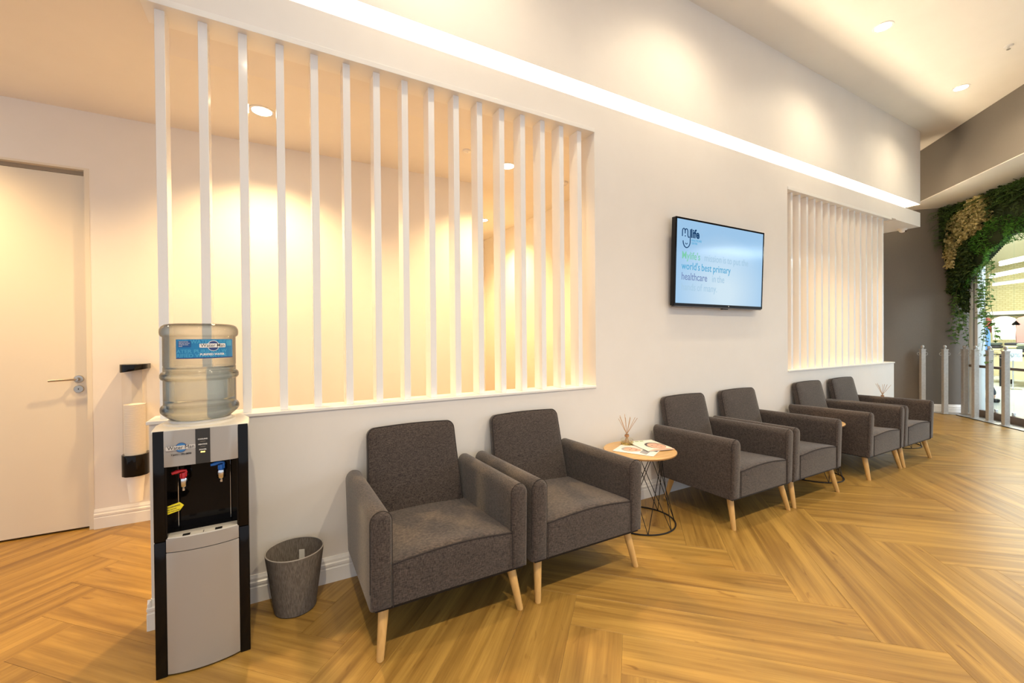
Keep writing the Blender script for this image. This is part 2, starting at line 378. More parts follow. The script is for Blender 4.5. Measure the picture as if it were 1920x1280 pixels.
obj('cup_stack', stk, PAPER, cdp)
obj('bottom_cup', lathe([(.034,.175),(.036,.174),(.052,.37)], 24, (0,-.078)), PAPER, cdp)

# ------------------------------------------------------------------ water cooler (local: front at y=0, x from 0 to .31)
wc = empty('water_cooler', (-.413,-.388,0), radians(2.2), 'black and silver standing water cooler with hot and cold taps', 'water cooler')
CWD, CD = .310, .30
obj('cabinet', join(join(box(.005,CWD-.005,.132,CD,.012,.935,.006), box(.01,CWD-.01,.03,.14,.012,.528)), box(.01,CWD-.01,.03,.14,.822,.935)), BLACKM, wc)
for k, x in enumerate((0, CWD-.036)):
    col = new(); box(x,x+.036,0,.14,0,.525,.003,bm=col); box(x,x+.036,0,.14,.527,.952,.003,bm=col); obj('side_column', col, BLACKG, wc)
# convex door
def convex(x0,x1,z0,z1,bul,th=.015,n=14,base=0):
    out = [(x0+(x1-x0)*i/n, base-bul*(1-(2*i/n-1)**2)) for i in range(n+1)] + [(x1,.05),(x0,.05)]
    return prism(out, z0, z1, 'xyz', .0015)
obj('door', convex(.037,CWD-.037,.008,.479,.020), SILVER, wc)
obj('drip_tray_front', convex(.037,CWD-.037,.482,.534,.020), SILVER, wc)
tr = obj('tray_top', convex(.040,CWD-.040,.534,.538,.016), CREAMP, wc)
for x in (.10,.155,.205): obj('tray_slot', box(x-.012 if x!=.155 else x-.001,x+.012 if x!=.155 else x+.001,-.010,.012,.5382,.5388), BLACKM, tr, smooth=False)
# recess
rc = new(); box(.036,CWD-.036,.11,.13,.53,.82,bm=rc); box(.036,.042,.0,.12,.535,.82,bm=rc); box(CWD-.042,CWD-.036,0,.12,.535,.82,bm=rc); box(.036,CWD-.036,.0,.12,.532,.537,bm=rc)
obj('recess', rc, BLACKG, wc, smooth=False)
for x in (.066, CWD-.066): obj('recess_rod', tube([(x,.085,.545),(x,.085,.80)], .0022, 8), CHROME, wc)
fs = obj('fascia', convex(.034,CWD-.036,.812,.951,.006), SILVER, wc)
obj('indicator_strip', box(.1335,.181,-.0085,0,.8125,.9505,.0005,1), mat('strip_dark',(.028,.026,.024),.3), wc)
Pf = lambda x, z, y=-.0075: frame((x,y,z), (1,0,0), (0,0,1))
lg = obj('round_emblem', prism(ellipse(.0185,.0185,28), 0, .0008, 'xyz'), NAVY, fs); lg.matrix_local = Pf(.088,.884,-.0058)
e2 = obj('emblem_band', prism(ellipse(.0165,.0165,28), 0, .0004, 'xyz'), LBLUE, lg, loc=(0,0,.0008))
bd = obj('name_band', prism(rrect(.094,.0155,.004), 0, .0004, 'xyz'), mat('band_grey',(.62,.6,.58),.4), fs); bd.matrix_local = Pf(.088,.884,-.0072)
text('brand_lettering', 'Water Man', .0195, INK, fs, Pf(.088,.8785,-.0078), bold=0, align='CENTER', sx=.93)
text('phone_lettering', 'Tel:011 792-0898', .0088, INK, fs, Pf(.088,.855,-.0072), bold=.02, align='CENTER', sx=1.02)
for zz, s in ((.907,'COOLING'),(.886,'HEATING'),(.865,'POWER')):
    text('indicator_lettering', s, .0068, WHITEINK, wc, Pf(.157,zz,-.0088), bold=.02, align='CENTER')
    if s != 'POWER': obj('indicator_line', box(.149,.166,-.0089,-.0085,zz-.008,zz-.0068), mat('indicator_dim',(.3,.25,.2),.4), wc, smooth=False)
obj('power_lamp', box(.150,.164,-.0095,-.0085,.8560,.8600), emit('power_led', (1,.55,.08), 3), wc, smooth=False)
def tap(x, z, m, nm):
    t = obj('tap', lathe([(.0075,-.034),(.0078,-.024),(.012,-.019),(.0155,-.014),(.0158,.012),(.0145,.016),(.010,.018)], 24), CHROME, wc, loc=(x,.045,z))
    obj('spout_pipe', tube([(0,.006,.0),(0,.05,.0)], .008, 10), CHROME, t)
    h = new(); lathe([(.0085,.016),(.0088,.034),(.007,.038)], 14, bm=h); box(-.012,-.004,-.005,.005,.018,.036,.002,bm=h); box(.003,.012,-.004,.004,.020,.040,.002,bm=h)
    tube([(.010,0,.036),(.008,0,.045),(-.004,-.004,.047),(-.020,-.008,.045),(-.036,-.012,.042)], [.004,.005,.0055,.0075,.005], 10, bm=h)
    obj('lever', h, m, t)
    return t
tap(.088,.735,RED,'red'); tap(.214,.748,BLUE,'blue')
ar = obj('warning_sticker', prism([(0,0),(.040,.004),(.055,.020),(.044,.036),(0,.032)], 0, .0006, 'xyz'), YELLOW, wc); ar.matrix_local = frame((.040,.018,.622),(1,.05,.16),(-.14,0,1))
for k, (s, z) in enumerate((('WARNING!',.023),('do not turn',.015),('on when empty',.007))):
    text('sticker_lettering', s, .0078 if k==0 else .0058, INK, ar, frame((.004,z,.0007),(1,0,0),(0,1,0)), bold=.02)
# top cover with collar
tp = prism([(-.004,.002),(CWD+.004,.002),(CWD+.004,CD*.55),(CWD-.03,CD),(.02,CD),(-.012,CD*.5)], .9375, .955, 'xyz', .005)
obj('top_cover', tp, CREAMP, wc)
obj('collar', lathe([(.128,.954),(.124,.962),(.112,.965),(.110,.972),(.104,.974),(.098,.970),(.096,.955)], 40, (.137,.162), caps=False), CREAMP, wc)

# ------------------------------------------------------------------ bottle
PLAST = clear_mat('bottle_plastic', (.93,.94,.93), .22, .06)
def plast_nodes():
    N = PLAST.node_tree.nodes; L = PLAST.node_tree.links
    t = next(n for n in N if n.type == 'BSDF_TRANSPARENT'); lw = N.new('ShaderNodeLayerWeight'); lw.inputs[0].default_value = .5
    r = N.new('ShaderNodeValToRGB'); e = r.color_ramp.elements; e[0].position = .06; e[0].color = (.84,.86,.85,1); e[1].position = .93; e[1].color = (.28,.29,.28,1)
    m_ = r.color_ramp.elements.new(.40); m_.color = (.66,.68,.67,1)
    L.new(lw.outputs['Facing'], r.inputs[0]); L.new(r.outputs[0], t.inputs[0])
plast_nodes()
WATERM = mat('water', (.88,.91,.90), .06, Transmission_Weight=1.0, IOR=1.22)
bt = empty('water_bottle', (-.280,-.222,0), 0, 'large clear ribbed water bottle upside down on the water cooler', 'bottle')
OUT = [(.060,.958),(.088,.962),(.104,.974),(.118,.985),(.132,.998),(.1375,1.006),(.1385,1.014),(.1380,1.023),(.1335,1.031),(.1275,1.036),(.1275,1.040),(.1275,1.132),(.1275,1.137),(.1340,1.141),(.1378,1.148),(.1378,1.160),(.1340,1.168),(.1275,1.172),(.1275,1.190),(.1255,1.194),(.1275,1.198),(.1275,1.316),(.1335,1.320),(.1370,1.326),(.1380,1.336),(.1370,1.348),(.1315,1.360),(.120,1.368),(.100,1.371),(.0,1.368)]
def dens(p):
    q = []
    for a, b in zip(p, p[1:]): q += [a, ((a[0]+b[0])/2, (a[1]+b[1])/2)]
    return q+[p[-1]]
INN = [(max(r-.0022,0), z+(.002 if z < 1.0 else (-.002 if z > 1.35 else 0))) for r, z in OUT]
shell = lathe(OUT[:-1], 64); lathe(INN[:-1], 64, bm=shell)
def flip_inner(bm):
    pass
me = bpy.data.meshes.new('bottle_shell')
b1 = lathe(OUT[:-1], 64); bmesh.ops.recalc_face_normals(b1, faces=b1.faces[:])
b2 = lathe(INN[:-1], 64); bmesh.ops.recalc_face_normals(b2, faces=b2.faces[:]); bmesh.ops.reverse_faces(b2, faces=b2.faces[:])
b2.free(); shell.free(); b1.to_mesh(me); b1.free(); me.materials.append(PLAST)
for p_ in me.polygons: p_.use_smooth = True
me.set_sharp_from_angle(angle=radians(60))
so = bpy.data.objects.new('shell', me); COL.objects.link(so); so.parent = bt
wl = [(max(r-.0028,0), z+.003) for r, z in OUT if z < 1.19] + [(.1238,1.192)]
obj('water', lathe(wl, 64), WATERM, bt, ang=60)
RL = .1290
def bendl(r, a0):
    def f(c):
        a = a0 + c.x/r; rr = r + c.z
        return Vector((rr*sin(a), -rr*cos(a), c.y))
    return f
def patch(x0, x1, z0, z1, r, a0, n=30, th=.0004):
    bm = new(); cols = []
    f = bendl(r, a0)
    for i in range(n+1):
        x = x0+(x1-x0)*i/n
        cols.append([bm.verts.new(f(Vector((x,z,h)))) for z, h in ((z0,0),(z1,0),(z1,th),(z0,th))])
    for A, B in zip(cols, cols[1:]):
        for k in range(4): bm.faces.new((A[k],B[k],B[(k+1)%4],A[(k+1)%4]))
    bm.faces.new(cols[0]); bm.faces.new(cols[-1][::-1]); return bm
A0 = radians(18); LW = .218
lb = obj('label', patch(-LW/2,LW/2,1.228,1.306,RL,A0), LABELB, bt, loc=(0,0,0)); 
obj('label_border', patch(-LW/2,LW/2,1.228,1.232,RL+.0004,A0), NAVY, lb)
def lt(s, size, x, z, m, bold=0, sx=1, al='LEFT', h=.0005):
    f = bendl(RL+h, A0)
    text('label_lettering', s, size, m, lb, None, bold, sx, al, .0002, bend=lambda c: f(Vector((c.x+x, c.y+z, c.z))))
lt('FIED WATER PURIFIED', .0205, -.103, 1.289, LABELT, .02, 1.0); 
lt('ATER PURIFIED W', .0200, -.107, 1.251, LABELT, .02, 1.13)
lt('RIFIED WATER PUR', .0200, -.107, 1.2335, LABELT, .02, 1.05)
lt('PURIFIED WATER', .0115, .018, 1.2405, WHITEINK, .03, 1.0, 'CENTER', .001)
def lpatch(pts, m, nm, h):
    # curved patch following the bottle: columns between the outline's lower and upper edge
    f = bendl(RL+h, A0); xs = sorted({round(p[0],5) for p in pts}); x0, x1 = xs[0], xs[-1]; n = 26; bm = new(); cols = []
    def span(x):
        zs = []
        for (ax, az), (bx, bz) in zip(pts, pts[1:]+pts[:1]):
            if abs(bx-ax) > 1e-9 and min(ax,bx)-1e-9 <= x <= max(ax,bx)+1e-9: zs.append(az+(bz-az)*(x-ax)/(bx-ax))
        return min(zs), max(zs)
    for k in range(n+1):
        x = x0+(x1-x0)*(.5-.5*cos(pi*k/n)); x = min(max(x,x0+1e-5),x1-1e-5); a, b = span(x)
        cols.append([bm.verts.new(f(Vector((x,z,d)))) for z, d in ((a,0),(b,0),(b,.0003),(a,.0003))])
    for A, B in zip(cols, cols[1:]):
        for k in range(4): bm.faces.new((A[k],B[k],B[(k+1)%4],A[(k+1)%4]))
    return obj(nm, bm, m, lb, smooth=False)
lpatch(ellipse(.0215,.0215,32,.020,1.279), WHITEINK, 'emblem_rim', .0006)
lpatch(ellipse(.0195,.0195,32,.020,1.279), NAVY, 'emblem_disc', .0010)
lpatch(rrect(.096,.0165,.003,3,.020,1.280), WHITEINK, 'name_band', .0014)
lt('Water Man', .0195, .020, 1.2745, INK, .002, .97, 'CENTER', .0018)
lpatch(rrect(.046,.026,.002,3,-.078,1.287), LABELD, 'text_box', .0008)
for k in range(4): lt(('SEALED BOTTLE','KEEP OUT OF SUN','STORE IN COOL','PLACE')[k], .0048, -.098, 1.2945-k*.006, WHITEINK, .01, .95, 'LEFT', .0012)
lpatch(rrect(.026,.022,.002,3,.088,1.289), LABELT, 'side_text_box', .0008)

# ------------------------------------------------------------------ waste bin
BINM = mat('grey_bin_fabric', (.2,.18,.165), .85, spec=.2)
add_noise(BINM, (.105,.088,.074), (.19,.163,.14), scale=(260,260,14), nscale=1, detail=3, bump=.3)
bn = empty('waste_bin', (.073,-.150,0), 0, 'grey fabric-covered tapered waste bin on the floor beside the water cooler', 'waste bin')
obj('body', lathe([(.0,.004),(.092,.004),(.092,.006),(.1285,.280),(.1275,.2835),(.1255,.2835),(.1245,.280),(.089,.010),(0,.010)], 48, caps=False), BINM, bn)
obj('base', lathe([(.0885,0),(.0915,.002),(.0915,.009)], 48), BLACKM, bn)
obj('rim', tube([(.1262*cos(2*pi*i/48), .1262*sin(2*pi*i/48), .2835) for i in range(48)], .003, 6, closed=True), mat('rim_grey',(.34,.31,.28),.7), bn)
tg = obj('white_tag', box(-.013,.013,-.0008,.0008,-.028,.022), mat('tag_white',(.8,.78,.74),.5), bn, smooth=False); tg.matrix_local = Matrix.Translation((.035,.105,.205)) @ Matrix.Rotation(radians(-18),4,'Z')
obj('seam', box(-.001,.001,-.001,.001,.02,.27), PIPING, bn, smooth=False).matrix_local = Matrix.Translation((-.0,.0885,0)) @ Matrix.Rotation(radians(-7.6),4,'X')

# ------------------------------------------------------------------ armchairs
def make_chair():
    t = empty('armchair', (0,0,0), 0)
    HW, AW = .365, .088
    YF = -.36
    def arm(s):
        bm = new(); n = 14
        def sect():
            pts = []; w = AW
            for k in range(5): pts.append((-w/2, .208+(.562-.208)*k/5))
            for k in range(n+1):
                a = pi-pi*k/n; pts.append((w/2*cos(a), .562+.046*sin(a)))
            for k in range(5): pts.append((w/2, .562-(.562-.208)*(k+1)/5))
            return pts
        S = sect(); rings = []
        ys = [YF,YF+.004,YF+.012,YF+.022,-.2,-.05,.1,.22,.325,.336,.343,.346]
        for j, y in enumerate(ys):
            ins = {0:.016,1:.008,2:.0025,3:0}.get(j, {len(ys)-1:.016,len(ys)-2:.008,len(ys)-3:.0025}.get(j,0))
            rg = []
            for (x, z) in S:
                zz = z; xx = x*(1-ins/(AW/2))
                if z > .5: zz = z-ins
                if z < .22: zz = z+ins*.3
                yy = y
                tb = (zz-.21)/.4
                if y > .3: yy = y-.075*(1-tb)*1.0
                elif y > 0: yy = y-.075*(1-tb)*(y/.33)
                else: yy = y+.012*(1-tb)*(1 if y < -.3 else 0)
                zz -= .012*max(0,(y-YF)/.7)*(1 if z > .4 else 0)
                rg.append(bm.verts.new((s*(HW-AW/2)+xx, yy, zz)))
            rings.append(rg)
        m = len(S)
        for A, B in zip(rings, rings[1:]):
            for i in range(m): bm.faces.new((A[i],A[(i+1)%m],B[(i+1)%m],B[i]))
        bm.faces.new(rings[0][::-1]); bm.faces.new(rings[-1])
        o = obj('arm', bm, FABRIC, t, ang=60)
        pts = [Vector((s*(HW-AW/2)+x*1.0, YF+.014+.012*(1-(z-.21)/.4), z+(.001 if z > .5 else 0))) for x, z in S if z > .215]
        obj('piping', tube(pts, .0016, 6), PIPING, o)
    arm(-1); arm(1)
    # seat cushion with crowned top and front panel
    bm = new(); IW = HW-AW+.003; nx = 14
    prof = []                        # (y, z at centre, z at sides, crown factor)
    def zt(x, y):                    # top of the seat
        f = (y+.345)/.5; k = 1-(x/IW)**2
        return .392-.028*min(1,max(0,f)) + .024*k*(1-.4*f)
    path = [(-.332,.209),(-.344,.213),(-.345,.26),(-.345,.34),(-.345,None),(-.340,None),(-.325,None),(-.29,None),(-.2,None),(-.1,None),(0,None),(.1,None),(.2,None),(.25,None)]
    rows = []
    for j, (y, z) in enumerate(path):
        row = []
        for i in range(nx+1):
            x = -IW+2*IW*i/nx
            if z is not None:
                zz = z + (0 if z < .25 else 0)
            else:
                d = {4:-.012,5:-.005,6:-.001}.get(j, 0); zz = zt(x,y)+d
            yy = y-(.010*(1-(x/IW)**4) if j in (3,4,5) else .005*(1-(x/IW)**4) if j==2 else 0)
            row.append(bm.verts.new((x, yy, zz)))
        rows.append(row)
    for A, B in zip(rows, rows[1:]):
        for i in range(nx): bm.faces.new((A[i],A[i+1],B[i+1],B[i]))
    # underside and back
    bl = [bm.verts.new((-IW+2*IW*i/nx, .25, .22)) for i in range(nx+1)]
    for i in range(nx): bm.faces.new((rows[-1][i],rows[-1][i+1],bl[i+1],bl[i])); bm.faces.new((bl[i],bl[i+1],rows[0][i+1],rows[0][i]))
    bm.faces.new([r[0] for r in rows]+[bl[0]]); bm.faces.new([r[-1] for r in rows][::-1]+[bl[-1]])
    so = obj('seat', bm, FABRIC, t, ang=50)
    pts = [(-IW+2*IW*i/nx, -.3445-.010*(1-(2*i/nx-1)**4), zt(-IW+2*IW*i/nx,-.345)-.009) for i in range(nx+1)]
    obj('piping', tube(pts, .0034, 6), PIPING, so)
    for s in (-1,1):
        obj('piping', tube([(s*(HW-AW+.001), -.352, .212),(s*(HW-AW+.001), -.353, .395)], .0022, 6), PIPING, so)
    # backrest
    bm = new()
    def bp(u, v, d):                 # u across, v up (0..1), d depth (0 front, 1 rear)
        zf = .33+.482*v; yf = .215+.108*v
        yr = .262+.108*v; zr = .33+.474*v
        return Vector((u, yf+(yr-yf)*d, zf+(zr-zf)*d))
    def outline(sc=1.0, drop=0):
        W2, r, n = .252*sc, .045, 7; pts = []
        pts.append((-W2-.018, 0)); pts.append((-W2-.012, .3)); pts.append((-W2-.004, .65))
        for k in range(n+1):
            a = pi-pi/2*k/n; pts.append((-W2+r+r*cos(a), 1-drop-(r-r*sin(a))/.482))
        for k in range(1,6): pts.append((-W2+r+(2*W2-2*r)*k/6, 1-drop+.012*sin(pi*k/6)))
        for k in range(n+1):
            a = pi/2-pi/2*k/n; pts.append((W2-r+r*cos(a), 1-drop-(r-r*sin(a))/.482))
        pts.append((W2+.004,.65)); pts.append((W2+.012,.3)); pts.append((W2+.018,0))
        return pts
    o1 = outline()
    loops = []
    def loop(f, d, dy=0):
        c = Vector((0,.5))
        return [bm.verts.new(bp(u*f, .5+(v-.5)*f, d)+Vector((0,dy,0))) for u, v in o1]
    loops = [loop(.955,1,.002), loop(.99,1,-.004), loop(1.0,.8), loop(1.0,.15), loop(.992,.04), loop(.972,0,-.003), loop(.90,0,-.008), loop(.7,0,-.013), loop(.4,0,-.016)]
    m = len(o1)
    for A, B in zip(loops, loops[1:]):
        for i in range(m): bm.faces.new((A[i],A[(i+1)%m],B[(i+1)%m],B[i]))
    bm.faces.new(loops[0]); bm.faces.new(loops[-1][::-1])
    bo = obj('backrest', bm, FABRIC, t, ang=60)
    obj('piping', tube([bp(u*.990,.5+(v-.5)*.990,.02) for u, v in o1], .0032, 6), PIPING, bo)
    obj('base_board', box(-HW+.02,HW-.02,-.335,.255,.198,.214), BLACKM, t, smooth=False)
    for sx, top, bot in ((-1,(-.300,-.285),(-.328,-.332)),(1,(.300,-.285),(.328,-.332)),(-1,(-.27,.215),(-.275,.285)),(1,(.27,.215),(.275,.285))):
        b = new(); n = 16
        tube([(top[0],top[1],.206),(top[0]*.7+bot[0]*.3,top[1]*.7+bot[1]*.3,.144),(bot[0],bot[1],.003),(bot[0],bot[1],0)], [.0225,.0205,.0150,.0138], n, bm=b)
        for v in b.verts:
            if v.co.z < .02: v.co.z = max(0, v.co.z) if v.co.z > .0015 else 0
            if v.co.z > .19: v.co.z = min(v.co.z,.206)
        obj('leg', b, LEGW, t)
    return t
CH = make_chair()
chairs = [(.685,'charcoal fabric armchair beside the grey waste bin'),(1.443,'charcoal fabric armchair directly left of the table with magazines'),
          (3.002,'charcoal fabric armchair directly right of the table with magazines'),(3.738,'charcoal fabric armchair with its right arm beside the middle side table, fourth from the cooler'),
          (4.962,'charcoal fabric armchair second from the far end of the row'),(5.695,'charcoal fabric armchair at the far end of the row by the silver posts')]
for i, (x, lab) in enumerate(chairs):
    o = CH if i == 0 else copy_tree(CH)
    o.location = (x,-.378,0); tag(o, lab, 'armchair', 'armchairs along the wall')

# ------------------------------------------------------------------ side tables
def make_table():
    t = empty('side_table', (0,0,0)); n = 8; rb, rt_ = .238, .158
    tp = obj('table_top', lathe([(0,.487),(.235,.487),(.246,.491),(.250,.498),(.250,.502),(.247,.505),(0,.505)], 56, caps=False), TOPW, t)
    obj('edge_band', lathe([(.2475,.4915),(.2508,.4965),(.2508,.5005)], 56, caps=False), TOPEDGE, tp)
    obj('base_ring', tube([(rb*cos(2*pi*i/48), rb*sin(2*pi*i/48), .005) for i in range(48)], .005, 8, closed=True), BLACKM, t)
    obj('top_ring', tube([(rt_*cos(2*pi*i/40), rt_*sin(2*pi*i/40), .484) for i in range(40)], .003, 6, closed=True), BLACKM, t)
    for i in range(n):
        for s in (1,-1):
            a = 2*pi*i/n+.2; b = a+s*2*pi/n*1.25
            p0 = Vector((rb*cos(a), rb*sin(a), .005)); p1 = Vector((rt_*cos(b), rt_*sin(b), .484))
            obj('rod', tube([p0,p1], .0026, 6), BLACKM, t)
    return t
TB = make_table()
for i, (x, y, lab) in enumerate(((2.245,-.285,'round oak side table with black wire base holding magazines and reed diffuser'),(4.365,-.375,'round oak side table mostly hidden between the fourth and fifth armchairs'),(6.45,-.27,'round side table behind the last armchair, its black wire base showing below'))):
    o = TB if i == 0 else copy_tree(TB)
    o.location = (x,y,0); tag(o, lab, 'side table', 'wire side tables')

# reed diffusers
DGL = clear_mat('diffuser_glass', (.96,.95,.9), .18, .02); OIL = mat('yellow_oil', (.85,.68,.25), .05, Transmission_Weight=.85, IOR=1.3)
REEDM = mat('reed', (.55,.33,.16), .7); TIE = mat('twine', (.45,.22,.10), .8)
def make_diffuser():
    t = empty('reed_diffuser', (0,0,0))
    obj('glass_jar', lathe([(.0,.0),(.042,.0),(.045,.004),(.045,.040),(.040,.048),(.018,.054),(.014,.058),(.014,.082),(.016,.084)], 32, caps=False), DGL, t)
    obj('oil', lathe([(.041,.004),(.0425,.007),(.0425,.022)], 32), OIL, t)
    obj('twine', lathe([(.0150,.060),(.0165,.064),(.0160,.070),(.0150,.074)], 20, caps=False), TIE, t)
    for k in range(9):
        a = 2*pi*k/9+.3; r1 = .05+.028*((k*5)%3)/2
        obj('reed', tube([(-.02*cos(a),-.02*sin(a),.008),(.004*cos(a),.004*sin(a),.085),(r1*cos(a),r1*sin(a),.200+.012*((k*7)%4)/3)], .0016, 5), REEDM, t)
    return t
D1 = make_diffuser(); D1.location = (2.262,-.145,.505); tag(D1, 'glass reed diffuser with thin brown sticks beside the magazines', 'reed diffuser', 'reed diffusers')
D2 = copy_tree(D1); D2.location = (6.02,-.33,.505); D2['label'] = 'far reed diffuser showing above the last armchair\'s arm'
D2.location = (6.33,-.20,.505)

# magazines
COV1 = mat('cover_white', (.84,.82,.77), .35); SKIN = mat('print_skin', (.72,.42,.30), .4); SKIN2 = mat('print_skin_shade', (.50,.24,.16), .4); HAIR = mat('print_dark', (.06,.04,.04), .4)
GRN = mat('print_green', (.25,.42,.16), .4); GRYP = mat('print_grey', (.35,.34,.36), .4); CREAMC = mat('cover_cream', (.82,.80,.70), .35)
def magazine(lab, loc, rz, cov, flip):
    t = empty('magazine', loc, rz, lab, 'magazine', 'magazines on the side table')
    obj('pages', box(-.103,.103,-.138,.138,0,.0035), mat('page_edges',(.8,.78,.74),.7), t, smooth=False)
    c = obj('cover', box(-.105,.105,-.14,.14,.0035,.0042), cov, t, smooth=False)
    def pt(nm, pts, m, h): 
        o = obj(nm, prism(pts, .0042, .0042+h, 'xyz'), m, c, smooth=False)
    if flip:
        pt('printed_title', rrect(.03,.018,.003,3,-.075,.118), GRN, .0002); pt('printed_title', rrect(.03,.018,.003,3,-.035,.118), GRN, .0002); pt('printed_title', rrect(.03,.018,.003,3,.005,.118), GRN, .0002)
        pt('printed_hair', ellipse(.070,.085,24,.030,-.020), HAIR, .0002); pt('printed_face', ellipse(.060,.078,24,.032,-.032), SKIN, .0004)
        pt('printed_smile', ellipse(.026,.012,16,.032,-.062), SKIN2, .0005); pt('printed_smile', ellipse(.018,.005,16,.032,-.061), COV1, .0006)
        pt('printed_shoulder', [(-.105,-.14),(.105,-.14),(.105,-.125),(.06,-.108),(-.04,-.110)], SKIN, .0003)
        for x in (.008,.056): pt('printed_eye', ellipse(.010,.004,12,x,-.012), HAIR, .0005)
    else:
        pt('printed_hair', ellipse(.062,.060,24,-.01,.045), GRYP, .0002); pt('printed_face', ellipse(.050,.060,24,-.005,.030), SKIN, .0004)
        for x in (-.025,.015): pt('printed_eye', ellipse(.009,.004,12,x,.042), HAIR, .0005)
        pt('printed_smile', ellipse(.02,.008,14,-.005,.004), SKIN2, .0005)
        pt('printed_shirt', [(-.09,-.09),(-.06,-.035),(.05,-.035),(.09,-.09)], GRYP, .0003)
        pt('printed_photo', rrect(.07,.035,.002,2,.055,-.115), HAIR, .0003)
    return t
magazine('white magazine lying partly behind the armchair arm on the round table', (2.205,-.300,.505), radians(28), COV1, False)
magazine('cream magazine with a smiling face printed on it, on top at the table\'s right', (2.365,-.270,.5115), radians(-14), CREAMC, True)

# ------------------------------------------------------------------ television
tv = empty('television', (3.491,-.060,1.558), 0, 'wall-mounted flat television with black frame showing a pale blue slide', 'television')
TW, THH, TT = 1.236, .728, .038
tilt = Matrix.Rotation(radians(2.0), 4, 'X')
def tvo(o):
    o.matrix_local = tilt @ o.matrix_local; return o
tvo(obj('casing', box(-TW/2,TW/2,0,TT,0,THH,.004), BLACKM, tv))
tvo(obj('bezel', join(join(join(box(-TW/2,TW/2,-.006,0,0,.022), box(-TW/2,TW/2,-.006,0,THH-.014,THH)), box(-TW/2,-TW/2+.014,-.006,0,.02,THH-.012)), box(TW/2-.014,TW/2,-.006,0,.02,THH-.012)), BLACKG, tv, smooth=False))
tvo(obj('bottom_lip', box(-TW/2+.01,TW/2-.01,-.004,TT-.005,-.010,0,.002,1), mat('lip_grey',(.12,.10,.09),.4), tv))
tvo(obj('sensor', box(.02,.10,-.003,.02,-.018,-.010,.002,1), BLACKM, tv))
tvo(obj('maker_mark', prism(ellipse(.006,.006,12,.10,.011), -.0068, -.006, 'xzy'), SILVER, tv, smooth=False))
SCR = bpy.data.materials.new('screen_glow'); SCR.use_nodes = True
def scr_nodes():
    N = SCR.node_tree.nodes; L = SCR.node_tree.links; N.clear()
    tc = N.new('ShaderNodeTexCoord'); mp = N.new('ShaderNodeMapping'); mp.inputs['Location'].default_value = (-.06,0,-.25); mp.inputs['Scale'].default_value = (1.5,0,1.9)
    gr = N.new('ShaderNodeTexGradient'); gr.gradient_type = 'SPHERICAL'; rp = N.new('ShaderNodeValToRGB')
    rp.color_ramp.elements[0].color = (.36,.60,.86,1); rp.color_ramp.elements[0].position = .0; rp.color_ramp.elements[1].color = (.66,.82,.93,1); rp.color_ramp.elements[1].position = .85
    e = N.new('ShaderNodeEmission'); e.inputs[1].default_value = .41; g = N.new('ShaderNodeBsdfGlossy'); g.inputs['Roughness'].default_value = .12; mx = N.new('ShaderNodeMixShader'); mx.inputs[0].default_value = .05; o = N.new('ShaderNodeOutputMaterial')
    L.new(tc.outputs['Object'], mp.inputs[0]); L.new(mp.outputs[0], gr.inputs[0]); L.new(gr.outputs[1], rp.inputs[0]); L.new(rp.outputs[0], e.inputs[0]); L.new(e.outputs[0], mx.inputs[1]); L.new(g.outputs[0], mx.inputs[2]); L.new(mx.outputs[0], o.inputs[0])
scr_nodes()
sr = tvo(obj('screen', box(-TW/2+.012,TW/2-.012,-.003,-.001,.018,THH-.012), SCR, tv, smooth=False))
def em(n, c): return emit(n, c, .41)
G1, B1, V1, P1 = em('slide_green',(.22,.62,.42)), em('slide_blue',(.10,.42,.68)), em('slide_violet',(.20,.28,.50)), em('slide_pale',(.42,.62,.78)); NV = em('slide_navy',(.01,.05,.14)); P2 = em('slide_paler',(.40,.60,.76))
def st(s, size, x, z, m, bold=0, sx=1):
    for w in s.split(' '):
        o = text('screen_lettering', w, size, m, sr, frame((x,-.0035,z),(1,0,0),(0,0,1)), bold, sx)
        x += max(v.co.x for v in o.data.vertices)+size*.24*sx
SX = .90
X0 = -TW/2+.082
st("Mylife's", .088, X0, .392, G1, .004, SX); st('mission is to put the', .088, X0+.285, .392, P2, 0, SX)
st("world's best primary", .088, X0, .305, B1, .004, SX)
st('healthcare', .088, X0, .218, V1, .004, SX); st('in the', .088, X0+.395, .218, P2, 0, SX)
st('hands of many.', .088, X0, .131, P1, 0, SX)
st('life', .100, X0+.105, .575, NV, .03, .95)
st('HEALTHCARE', .024, X0+.112, .545, B1, .01, .9); st('CENTRE', .024, X0+.112, .520, B1, .01, .9)
# logo: thin m and y drawn as strokes, the y's tail forming a smile
def stroke(pts, r=.0042, nm='logo_stroke'):
    return obj(nm, tube([(X0+x,-.0040,z) for x, z in pts], r, 6), NV, sr)
def arc(cx, cz, rx, rz, a0, a1, n=10): return [(cx+rx*cos(radians(a0+(a1-a0)*i/n)), cz+rz*sin(radians(a0+(a1-a0)*i/n))) for i in range(n+1)]
stroke([(0,.575)]+arc(.0165,.618,.0165,.022,180,0)+[(.033,.600)])
stroke(arc(.0495,.618,.0165,.022,180,0)+arc(.080,.598,.014,.026,180,300,6))
stroke([(.098,.640),(.098,.545)]+arc(.054,.540,.044,.055,0,-180,14))
stroke(arc(.052,.524,.012,.010,180,360,6), .003, 'logo_mouth')
obj('logo_dot', prism(ellipse(.006,.006,12,X0+.036,.580), -.0045,-.0035,'xzy'), NV, sr, smooth=False)
bk_ = new(); box(-.20,.20,.039,.058,.20,.52,bm=bk_); box(-.14,-.08,.039,.058,.15,.6,bm=bk_); box(.08,.14,.039,.058,.15,.6,bm=bk_)
obj('wall_bracket', bk_, BLACKM, tv, smooth=False)

